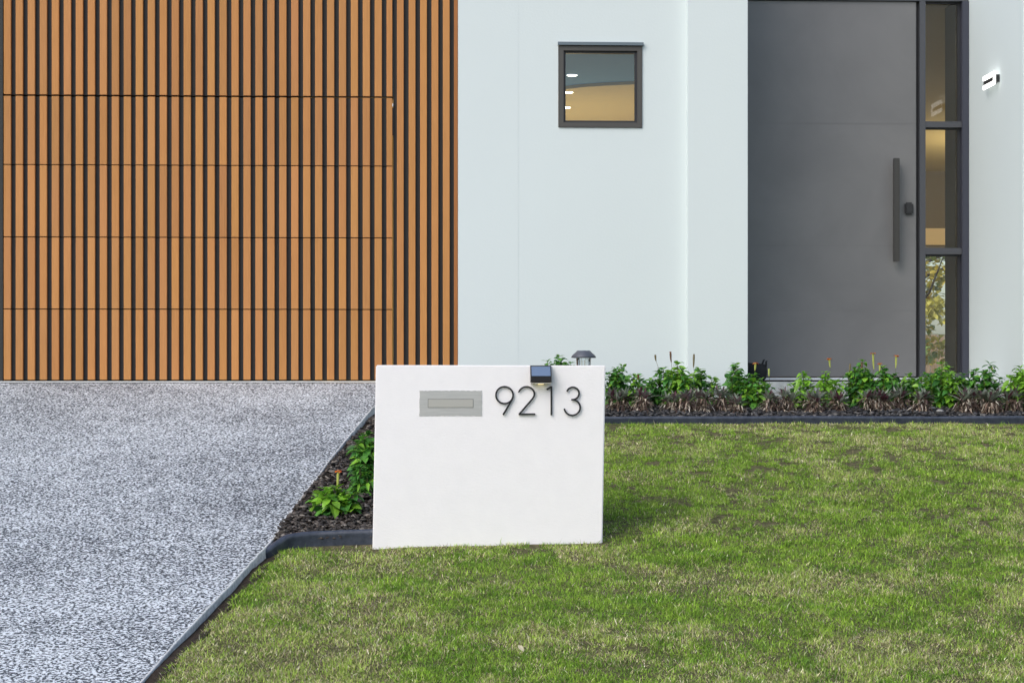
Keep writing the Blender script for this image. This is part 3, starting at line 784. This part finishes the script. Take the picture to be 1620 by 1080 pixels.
# ------------------------------------------------------------------ plants
def bush(px, ytop, width_px, Y, label, seed, lime=.3, nst=9, flowers=(), leafL=.078, base_w=.45, density=1.0, cat='shrub', zg=None, leafW=.52, name='leafy_shrub', group='green leafy shrubs in the garden beds'):
    rg = random.Random(seed); X = fx(px, Y); zb = float(z_bed(X, Y)) if zg is None else zg
    H = fz(px, ytop, Y) - zb; Wd = width_px / F * Y * 1.14
    t = thing(name, label, cat, (X, Y, zb), group)
    lf, st = MB(), MB(); tips = []
    for i in range(nst):
        a = rg.uniform(0, 6.283); rr = math.sqrt(rg.random()) * .5 * Wd * .95
        if i == 0: rr = 0
        hk = H * (1.0 if i == 0 else (1 - .30 * (rr / (.5 * Wd)) ** 2) * rg.uniform(.78, .97)) - leafL * .05
        b0 = Vector((X + rr * base_w * math.cos(a), Y + rr * base_w * math.sin(a), zb - .01)); tip = Vector((X + rr * math.cos(a), Y + rr * math.sin(a) * .8, zb + hk))
        mid = (b0 + tip) / 2 + Vector((rr * .18 * math.cos(a), rr * .18 * math.sin(a), 0))
        st.tube([b0, mid, tip], [.004, .003, .002], 5, col=(.10, .13, .04)); tips.append(tip)
        nl = max(6, int(hk / .014 * density))
        for k_ in range(nl):
            tt = .12 + .88 * (k_ + rg.random() * .6) / nl
            p = b0.lerp(mid, tt * 2) if tt < .5 else mid.lerp(tip, tt * 2 - 1)
            for side in (0, math.pi):
                aa = k_ * 1.9 + side + rg.uniform(-.5, .5); el_ = rg.uniform(-.35, .95) * (0.4 + tt)
                L = leafL * rg.uniform(.65, 1.2) * (1.05 - .3 * tt)
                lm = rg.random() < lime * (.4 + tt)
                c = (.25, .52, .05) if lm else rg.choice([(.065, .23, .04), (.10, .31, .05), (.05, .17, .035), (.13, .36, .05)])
                c = var(c, rg.uniform(.75, 1.25))
                st.tube([p, p + Vector((math.cos(aa), math.sin(aa), .3)) * .008], .0012, 3, col=(.12, .17, .05), cap=False)
                lf.leaf(p + Vector((math.cos(aa), math.sin(aa), .3)) * .007, (math.cos(aa), math.sin(aa), el_), (rg.gauss(0, .35), rg.gauss(0, .35) - .35, 1), L, L * leafW * rg.uniform(.85, 1.2), rg.uniform(.15, .9), fold=rg.uniform(.1, .45), col=c)
        for k_ in range(5):
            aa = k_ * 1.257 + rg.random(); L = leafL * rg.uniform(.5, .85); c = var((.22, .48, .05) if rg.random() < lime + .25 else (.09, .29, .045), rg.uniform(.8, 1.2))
            lf.leaf(tip, (math.cos(aa), math.sin(aa), rg.uniform(.3, 1.1)), (0, 0, 1), L, L * .4, .35, col=c)
    lf.build('foliage', M['leaf'], t); st.build('stem', M['stem'], t)
    for fl in flowers:
        fpx, fy0, fy1, kind = fl           # top row, bottom row of the spike in the photo
        Yf = Y - .02; xt = fx(fpx, Yf); z1_, z0_ = fz(fpx, fy0, Yf), fz(fpx, fy1, Yf)
        near = min(tips, key=lambda q: abs(q.x - xt) + .3 * abs(q.z - z0_)); 
        s_ = MB(); lean = rg.uniform(-.004, .004)
        gc = {'g': (.46, .55, .15), 'o': (.50, .56, .13), 'b': (.16, .09, .05), 'd': (.20, .17, .09)}[kind]
        s_.tube([near, (near + Vector((xt, Yf, z0_))) / 2 + Vector((.004, 0, 0)), Vector((xt, Yf, z0_))], .0012, 4, col=(.16, .18, .07))
        s_.tube([(xt, Yf, z0_), (xt + lean, Yf, z0_ + (z1_ - z0_) * .3), (xt + lean * 1.5, Yf, z0_ + (z1_ - z0_) * .75), (xt + lean * 2, Yf, z1_)], [.003, .0062, .0075, .006], 7, col=gc)
        fo = s_.build('flower_spike', M['stem'], t)
        if kind in 'ob':
            pt = MB(); n_p = 9
            for k_ in range(n_p):
                aa = k_ * 6.283 / n_p + rg.random() * .4; c = rg.choice([(.85, .22, .03), (.90, .34, .10), (.75, .12, .03)]) if kind == 'o' else (.5, .14, .08)
                sc_ = 1 if kind == 'o' else .5
                pt.leaf(Vector((xt + lean * 2, Yf, z1_ - .002)), (math.cos(aa), math.sin(aa), rg.uniform(-.1, .6)), (0, 0, 1), rg.uniform(.018, .027) * sc_, .015 * sc_, .4, col=c, prof=(.6, 1, .9))
            po = pt.build('petals', M['petal']); po.parent = fo
    return t
GS = [
 (884, 563.5, 78, 14.75, 'leafy green shrub whose top just shows over the letterbox wall left of the garden light', 1, .2, 20, ()),
 (984, 578.5, 62, 14.80, 'green shrub right beside the right edge of the letterbox wall', 2, .15, 13, ()),
 (1016, 601, 36, 14.70, 'small low green shrub with one dark red bud, between two taller shrubs', 3, .05, 5, ((1010, 592, 600, 'b'),)),
 (1050, 583, 48, 14.85, 'dark green shrub with a thin brown seed head, left of the bright bushy one', 4, .05, 9, ((1038, 561, 571, 'd'),)),
 (1072, 573.5, 48, 14.70, 'bright green bushy shrub with a tall brown flower spike at the wall corner', 5, .55, 13, ((1062, 556, 573, 'b'),)),
 (1106, 585, 52, 14.85, 'green shrub with one bare upright brown spike in front of the white pier', 6, .2, 12, ((1097, 560, 581, 'd'),)),
 (1164, 576, 56, 14.85, 'open green shrub in front of the white pier just left of the door', 7, .1, 10, ()),
 (1193, 592, 48, 14.75, 'leafy green shrub with one orange flower in front of the black pot', 8, .3, 13, ((1194, 573.5, 586, 'o'), (1216.5, 583, 595, 'g'))),
 (1271, 590, 38, 14.72, 'low lime green shrub without flowers below the grey door', 9, .9, 6, ()),
 (1306, 588.5, 44, 14.76, 'low lime green shrub with a single orange flower below the middle of the door', 10, .8, 8, ((1313.5, 567, 581, 'o'),)),
 (1364, 571, 48, 14.80, 'tall green shrub with two fading spikes standing below the door handle side', 11, .25, 13, ((1344, 575, 587, 'd'), (1363, 573, 590, 'b'))),
 (1396, 582, 52, 14.72, 'dense green shrub with three tall orange flowers in front of the door', 12, .2, 13, ((1382.5, 558.5, 584, 'o'), (1391.5, 574.5, 587, 'o'), (1417, 562, 582, 'o'))),
 (1438, 592, 44, 14.85, 'low green shrub without flowers in front of the charcoal mullion', 13, .35, 9, ()),
 (1490, 575, 76, 14.72, 'largest bright green bushy shrub in front of the glass sidelight', 14, .45, 22, ()),
 (1541, 586, 26, 15.0 - .35, 'narrow sparse green shrub left of the other one on the side wall', 15, .05, 4, ()),
 (1566, 574.5, 40, 14.60, 'upright sparse green shrub against the white side wall under the lamp', 16, .05, 6, ((1570, 580, 588, 'g'),)),
 (1614, 581, 60, 14.55, 'broad lime green shrub cut off by the right edge of the view', 17, .8, 13, ()),
]
for (px, yt, wp, Yy, lab, sd_, lm, ns, fl) in GS: bush(px, yt, wp, Yy, lab, sd_, lm, ns, fl)
# left bed
Yq = 11.35; bush(529, 770, 60, 11.25, 'low broad leaved bright green plant with an orange bud in the bark near the driveway', 31, .55, 9, ((533.5, 744, 772, 'o'),), leafL=.085, leafW=.62, density=1.3)
bush(583, 686, 82, 12.05, 'tall dark green shrub at the left edge of the letterbox wall', 32, .12, 24, (), leafL=.08, leafW=.55, density=1.0)
bush(570, 738, 42, 11.75, 'small drooping green plant between the tall shrub and the low one beside the letterbox wall', 33, .1, 8, (), leafL=.07, leafW=.3)

def rhoeo(px, Y, wpx, ytop, label, seed, dead=1.0, heads=3, tall=False):
    rg = random.Random(seed + 100); X = fx(px, Y); zb = float(z_bed(X, Y)); Wd = wpx / F * Y; H = fz(px, ytop, Y) - zb
    t = thing('purple_leaf_clump', label, 'plant', (X, Y, zb), 'purple leaved clumps along the front of the bed')
    lf, dd, st = MB(), MB(), MB()
    st.tube([(X - Wd * .42, Y, zb - .012), (X + Wd * .42, Y, zb - .012)], .012, 6, col=(.16, .12, .08))
    for h in range(heads):
        hx = X + ((h + .5) / heads - .5) * Wd * .60 + rg.uniform(-.01, .01); hy = Y + rg.uniform(-.05, .06); hz = zb + H * rg.uniform(.36, .52)
        st.tube([(hx, hy, zb - .02), (hx + rg.uniform(-.008, .008), hy, hz)], [.010, .008], 6, col=(.16, .12, .08))
        for k_ in range(15):
            a = k_ * 2.4 + rg.uniform(-.2, .2); el_ = .55 + 2.4 * (k_ / 15) ** 1.2 + rg.uniform(-.1, .15); L = (H - (hz - zb)) * rg.uniform(.85, 1.12) * (1.12 if el_ < 1 else 1)
            c = rg.choice([(.20, .24, .18), (.27, .32, .24), (.15, .17, .14), (.13, .05, .07), (.20, .15, .15), (.34, .38, .31)]); c = var(c, rg.uniform(.8, 1.25))
            lf.leaf(Vector((hx, hy, hz)), (math.cos(a), math.sin(a), el_), (0, 0, 1), L * rg.uniform(.9, 1.1), .023 * rg.uniform(.8, 1.2), rg.uniform(.05, .5), fold=.5, col=c, prof=(1.0, .85, .5), tipcol=var(c, .8))
        nd = int(150 * dead)
        for k_ in range(nd):
            a = rg.uniform(0, 6.283); z_ = hz + rg.uniform(-.85, .12) * (hz - zb) ; L = rg.uniform(.045, .10)
            c = rg.choice([(.50, .42, .33), (.62, .56, .46), (.24, .17, .13), (.12, .085, .065), (.74, .68, .58), (.08, .055, .05), (.36, .29, .23), (.15, .10, .09)]) if rg.random() < .35 + .5 * dead else (.12, .085, .07)
            rr_ = rg.uniform(.0, .050)
            q_ = Vector((hx + rr_ * math.cos(a), hy + rr_ * math.sin(a), z_))
            dr = Vector((math.cos(a), math.sin(a), rg.uniform(-1.3, .9)))
            dd.leaf(q_, dr, (0, 0, 1), L * rg.uniform(.35, .75), .0085 * rg.uniform(.5, 1.7), rg.uniform(-.2, 1.0), fold=rg.uniform(-.9, .9), col=var(c, rg.uniform(.55, 1.25)), prof=(1, .8, .4))
    lf.build('leaves', M['leaf'], t); o = dd.build('dead_leaves', M['dead'], t); o['label'] = 'withered tan leaves hanging under the rosettes'; st.build('stem', M['stem'], t)
RS = [
 (978, 14.50, 44, 606, 'mostly brown clump with few pale dead leaves beside the letterbox wall', .45, 3),
 (1016, 14.45, 34, 606, 'clump with pale shaggy dead leaves, second from the letterbox wall', 1.1, 2),
 (1064, 14.47, 34, 612, 'clump of purple rosettes and straw coloured dead leaves under the brightest bush', 1.0, 2),
 (1085, 14.42, 32, 608, 'grey green clump with shaggy dead leaves, middle of three at the wall corner', 1.1, 2),
 (1108, 14.46, 32, 606, 'clump with crossing grey blades at the foot of the white pier', 1.0, 2),
 (1141, 14.48, 28, 604, 'narrow tall clump with pinkish dead leaves in front of the white pier', .9, 2),
 (1163, 14.45, 24, 616, 'short clump with a bunch of pale dead leaves left of the door', 1.0, 2),
 (1222, 14.46, 30, 612, 'spiky purple clump with straw dead leaves left of the door bottom', 1.0, 2),
 (1248, 14.44, 28, 603, 'clump with one tall pointed rosette standing before the pale porch slab', 1.0, 2),
 (1290, 14.44, 38, 606, 'wide purple clump with pale dead leaves below the lime green shrubs', .9, 3),
 (1322, 14.50, 32, 610, 'purple clump with one white dead leaf at the right, before the porch slab', .8, 2),
 (1374, 14.46, 34, 609, 'clump with violet blades below the tall orange flowered shrub', .8, 2),
 (1398, 14.42, 36, 606, 'clump with a shaggy straw coloured skirt nearest the edging below the orange flowers', 1.2, 3),
 (1426, 14.50, 26, 604, 'dark clump with a red purple upright rosette below the low shrub', .6, 2),
 (1460, 14.44, 34, 608, 'clump of grey purple blades left of the largest bush foot', .7, 3),
 (1530, 14.44, 46, 604, 'dense mounded clump with two crimson blades below the side wall', .9, 4),
 (1562, 14.42, 48, 606, 'dense mounded brown clump in the middle of the hedge-like group at right', .85, 4),
 (1604, 14.46, 48, 605, 'grey purple clump at the right end of the bed', .6, 4),
]
for i, (px, Yy, wp, yt, lab, dd_, hd) in enumerate(RS): rhoeo(px, Yy, wp, yt, lab, i, dd_, hd)

# black pot on the porch
Ypt = 15.75; X0, X1 = fx(1181, Ypt), fx(1213.5, Ypt); xc = (X0 + X1) / 2
pt = thing('black_pot', 'black fabric pot with two upright straps at the foot of the front door', 'pot', (xc, Ypt, -.018))
s = MB(); zt0 = fz(1197, 573.5, Ypt); zt1 = fz(1205, 576.5, Ypt); n = 20; vs = []
for (rr_, zf) in ((.052, 0), (.074, .25), (.080, .6), (.072, 1.0), (.066, 1.0), (.066, .5), (0, .5)):
    for k_ in range(n):
        a = k_ * 6.283 / n; top = zt1 + (zt0 - zt1) * (.5 - .5 * math.cos(a)) if True else 0
        vs.append((xc + rr_ * math.cos(a) * 1.02, Ypt + rr_ * math.sin(a), -.016 + (top + .016) * zf))
s.add(vs, [(j * n + k_, j * n + (k_ + 1) % n, (j + 1) * n + (k_ + 1) % n, (j + 1) * n + k_) for j in range(6) for k_ in range(n)] + [tuple(range(n))[::-1]])
s.build('pot_body', M['pot'], pt, True)
s = MB()
for (pa, ya, pb, yb) in ((1204.5, 578, 1208, 570), (1211.5, 580, 1212, 572)):
    s.tube([at(pa, ya, Ypt - .05), at((pa + pb) / 2 + .3, (ya + yb) / 2, Ypt - .05), at(pb, yb, Ypt - .05), at(pb + 2, yb - 1.5, Ypt - .05)], [.008, .0075, .007, .003], 6)
s.build('strap', M['pot'], pt)

# ------------------------------------------------------------------ grass
TUFTS = [(*hit(905, 992, lambda y: float(z_lawn(.2, y))), .07), (*hit(1085, 968, lambda y: float(z_lawn(.9, y))), .08), (*hit(640, 985, lambda y: float(z_lawn(-.2, y))), .05), (*hit(1250, 905, lambda y: float(z_lawn(1.6, y))), .08), (*hit(1420, 840, lambda y: float(z_lawn(2.3, y))), .07)]
def scatter(n, x0f, x1f, y0, y1, seed):
    r = np.random.RandomState(seed)
    Y = y0 + (y1 - y0) * r.rand(n) ** 1.08; return x0f(Y) + (x1f(Y) - x0f(Y)) * r.rand(n), Y
def grass(X, Y, seed):
    r = np.random.RandomState(seed); n = len(X)
    eg = edgeX(Y) + .034 + .09 * np.clip(fbm(X, Y, 7, 3, 3) - .25, 0, 1)
    keep = X > eg
    bed = (Y > 10.70) & (X < bedR(Y) + .02); keep &= ~bed
    keep &= ~((X > -.255) & (X < .935) & (Y > YM - .004) & (Y < YM + TK + .01)); keep &= Y < YK - .035
    dry = fbm(X, Y, 1.7, 5, 1); patch = fbm(X, Y, 4.2, 4, 8); fine = fbm(X, Y, 11, 3, 4)
    keep &= r.rand(n) < np.clip(1.0 - (.40 - fine) * 5, .45, 1)
    bare = fbm(X, Y, 3.4, 3, 22); keep &= r.rand(n) < np.clip(1.0 - (.33 - bare) * 8, .50, 1)
    X, Y, dry, patch, fine = X[keep], Y[keep], dry[keep], patch[keep], fine[keep]; n = len(X)
    Z = z_lawn(X, Y) - .016 + .020 * (fbm(X, Y, 8, 3, 12) - .42)
    # dryness map: drier towards the front and along the far edging, as the lawn shows
    dr = .47 + (dry - .5) * 2.4 + (patch - .5) * 2.0 + (fine - .5) * .9 + .10 * np.exp(-((Y - 8.9) / .7) ** 2) + .30 * np.exp(-((Y - 14.1) / .35) ** 2) - .22 * np.exp(-((Y - 11.6) / 1.3) ** 2) + .12 * (X < .6)
    dr = np.clip(dr - .06, .08, .80)
    isdry = r.rand(n) < .06 + dr * .62
    tuft = np.clip((patch - .58) * 6, 0, 1)
    L = r.uniform(.011, .027, n) * (1 + .5 * tuft * (~isdry))
    tf = np.zeros(n)
    for (tx, ty, tr_) in TUFTS: tf = np.maximum(tf, np.exp(-((X - tx) ** 2 + ((Y - ty)) ** 2) / tr_ ** 2))
    L = L * (1 + 1.3 * tf) * np.where(r.rand(n) < .025, 1.9, 1); W = r.uniform(.0008, .0018, n) * (1 + .25 * (Y - 8) / 6)
    a = r.uniform(0, 6.283, n); tilt = np.abs(r.normal(.80, .45, n)) + .30 * isdry
    dx, dy = np.cos(a), np.sin(a); st, ct = np.sin(np.clip(tilt, 0, 1.5)), np.cos(np.clip(tilt, 0, 1.5))
    sx, sy = -dy, dx
    b = np.c_[X, Y, Z]; dirv = np.c_[dx * st, dy * st, ct + .08]; side = np.c_[sx, sy, np.zeros(n)]
    rot = r.uniform(-.9, .9, n)[:, None]; side = side * np.cos(rot) + np.c_[dx, dy, 0 * dx] * np.sin(rot)
    m1 = b + dirv * (L * .5)[:, None]; bend = np.c_[dx, dy, -.55 * np.ones(n)] * (L * r.uniform(.05, .30, n))[:, None]
    tip = b + dirv * L[:, None] + bend; w = W[:, None]
    V = np.stack([b - side * w, b + side * w, m1 + side * w * .85, m1 - side * w * .85, tip], 1)
    g0 = np.array([.15, .31, .035]); g1 = np.array([.40, .60, .075]); g2 = np.array([.52, .62, .16])
    t = np.clip(fine * 1.4 - .2 + r.normal(0, .25, n), 0, 1)[:, None]; g = g0 * (1 - t) + g1 * t
    t2 = (dr > .5)[:, None] * np.clip((dr - .5) * 1.3, 0, 1)[:, None]; g = g * (1 - t2) + g2 * t2
    s0 = np.array([[.80, .70, .44], [.66, .58, .34], [.92, .87, .66], [.36, .27, .17], [.72, .72, .36]])[r.choice(5, n, p=[.3, .25, .15, .15, .15])]
    c = np.where(isdry[:, None], s0, g) * r.uniform(.40, 1.65, (n, 1))
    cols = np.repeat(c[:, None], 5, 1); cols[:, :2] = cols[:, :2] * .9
    bi = (np.arange(n) * 5)[:, None]
    F3 = np.concatenate([bi + np.array([0, 1, 2]), bi + np.array([0, 2, 3]), bi + np.array([3, 2, 4])])
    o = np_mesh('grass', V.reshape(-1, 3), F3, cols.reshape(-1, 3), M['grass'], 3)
    return o
P1 = scatter(900000, lambda Y: edgeX(Y), lambda Y: .305 * Y + .35, 7.7, YK, 1)
P2 = scatter(170000, lambda Y: .305 * Y + .35, lambda Y: .305 * Y + 3.2, 7.7, YK, 2)      # beyond the frame, thinner
P3 = scatter(200000, lambda Y: edgeX(Y), lambda Y: .305 * Y + 3.2, 3.2, 7.7, 3)
g = grass(np.r_[P1[0], P2[0], P3[0]], np.r_[P1[1], P2[1], P3[1]], 1)
tag(g, 'short patchy green and straw coloured lawn grass in front of the house', 'grass', None, 'stuff')

# ------------------------------------------------------------------ small loose things
PEB = [(1475, 652, 'pale pebble nearest the edging at the left of the small group in the bed'), (1486, 646.5, 'largest pale pebble lying farthest back in the small group in the bed'),
       (1494, 648, 'pale grey pebble at the right of the small group in the slate mulch'), (1487, 655.5, 'flat pale pebble just behind the edging below the other pebbles')]
M['pebble'] = mat('pale_pebble', rough=.8, build=conc((.26, .26, .25), (.42, .42, .41), 60))
for i, (px, py, lab) in enumerate(PEB):
    X, Y = hit(px, py, lambda y: float(z_bed(2.9, y))); Y = min(max(Y, YK + .04), 14.9); X = fx(px, Y)
    bm = bmesh.new(); bmesh.ops.create_icosphere(bm, subdivisions=3, radius=1)
    for v in bm.verts:
        k = 1 + .22 * mnoise.noise(v.co * 1.3 + Vector((i * 7, 0, 0))); v.co = Vector((v.co.x * .026 * k, v.co.y * .020 * k, v.co.z * .013 * k))
    for f in bm.faces: f.smooth = True
    me = bpy.data.meshes.new('pebble'); bm.to_mesh(me); bm.free(); me.materials.append(M['pebble'])
    o = bpy.data.objects.new('pebble', me); C.objects.link(o); o.location = (X, Y, float(z_bed(X, Y)) + .022); tag(o, lab, 'pebble', 'pale pebbles in the bed')
LF = [(829, 1032, 'small pale fallen leaf standing in the grass near the bottom of the view', .045, (.72, .66, .50), .7)]
for (px, py, lab, L, c, el_) in LF:
    X, Y = hit(px, py, lambda y: float(z_lawn(.15, y))); s = MB()
    s.leaf(Vector((0, 0, 0)), (-.5, .2, el_), (0, -1, .4), L, L * .42, .2, fold=.5, col=c)
    o = s.build('fallen_leaf', M['dead']); o.location = (X, Y, float(z_lawn(X, Y)) + .004); tag(o, lab, 'leaf')
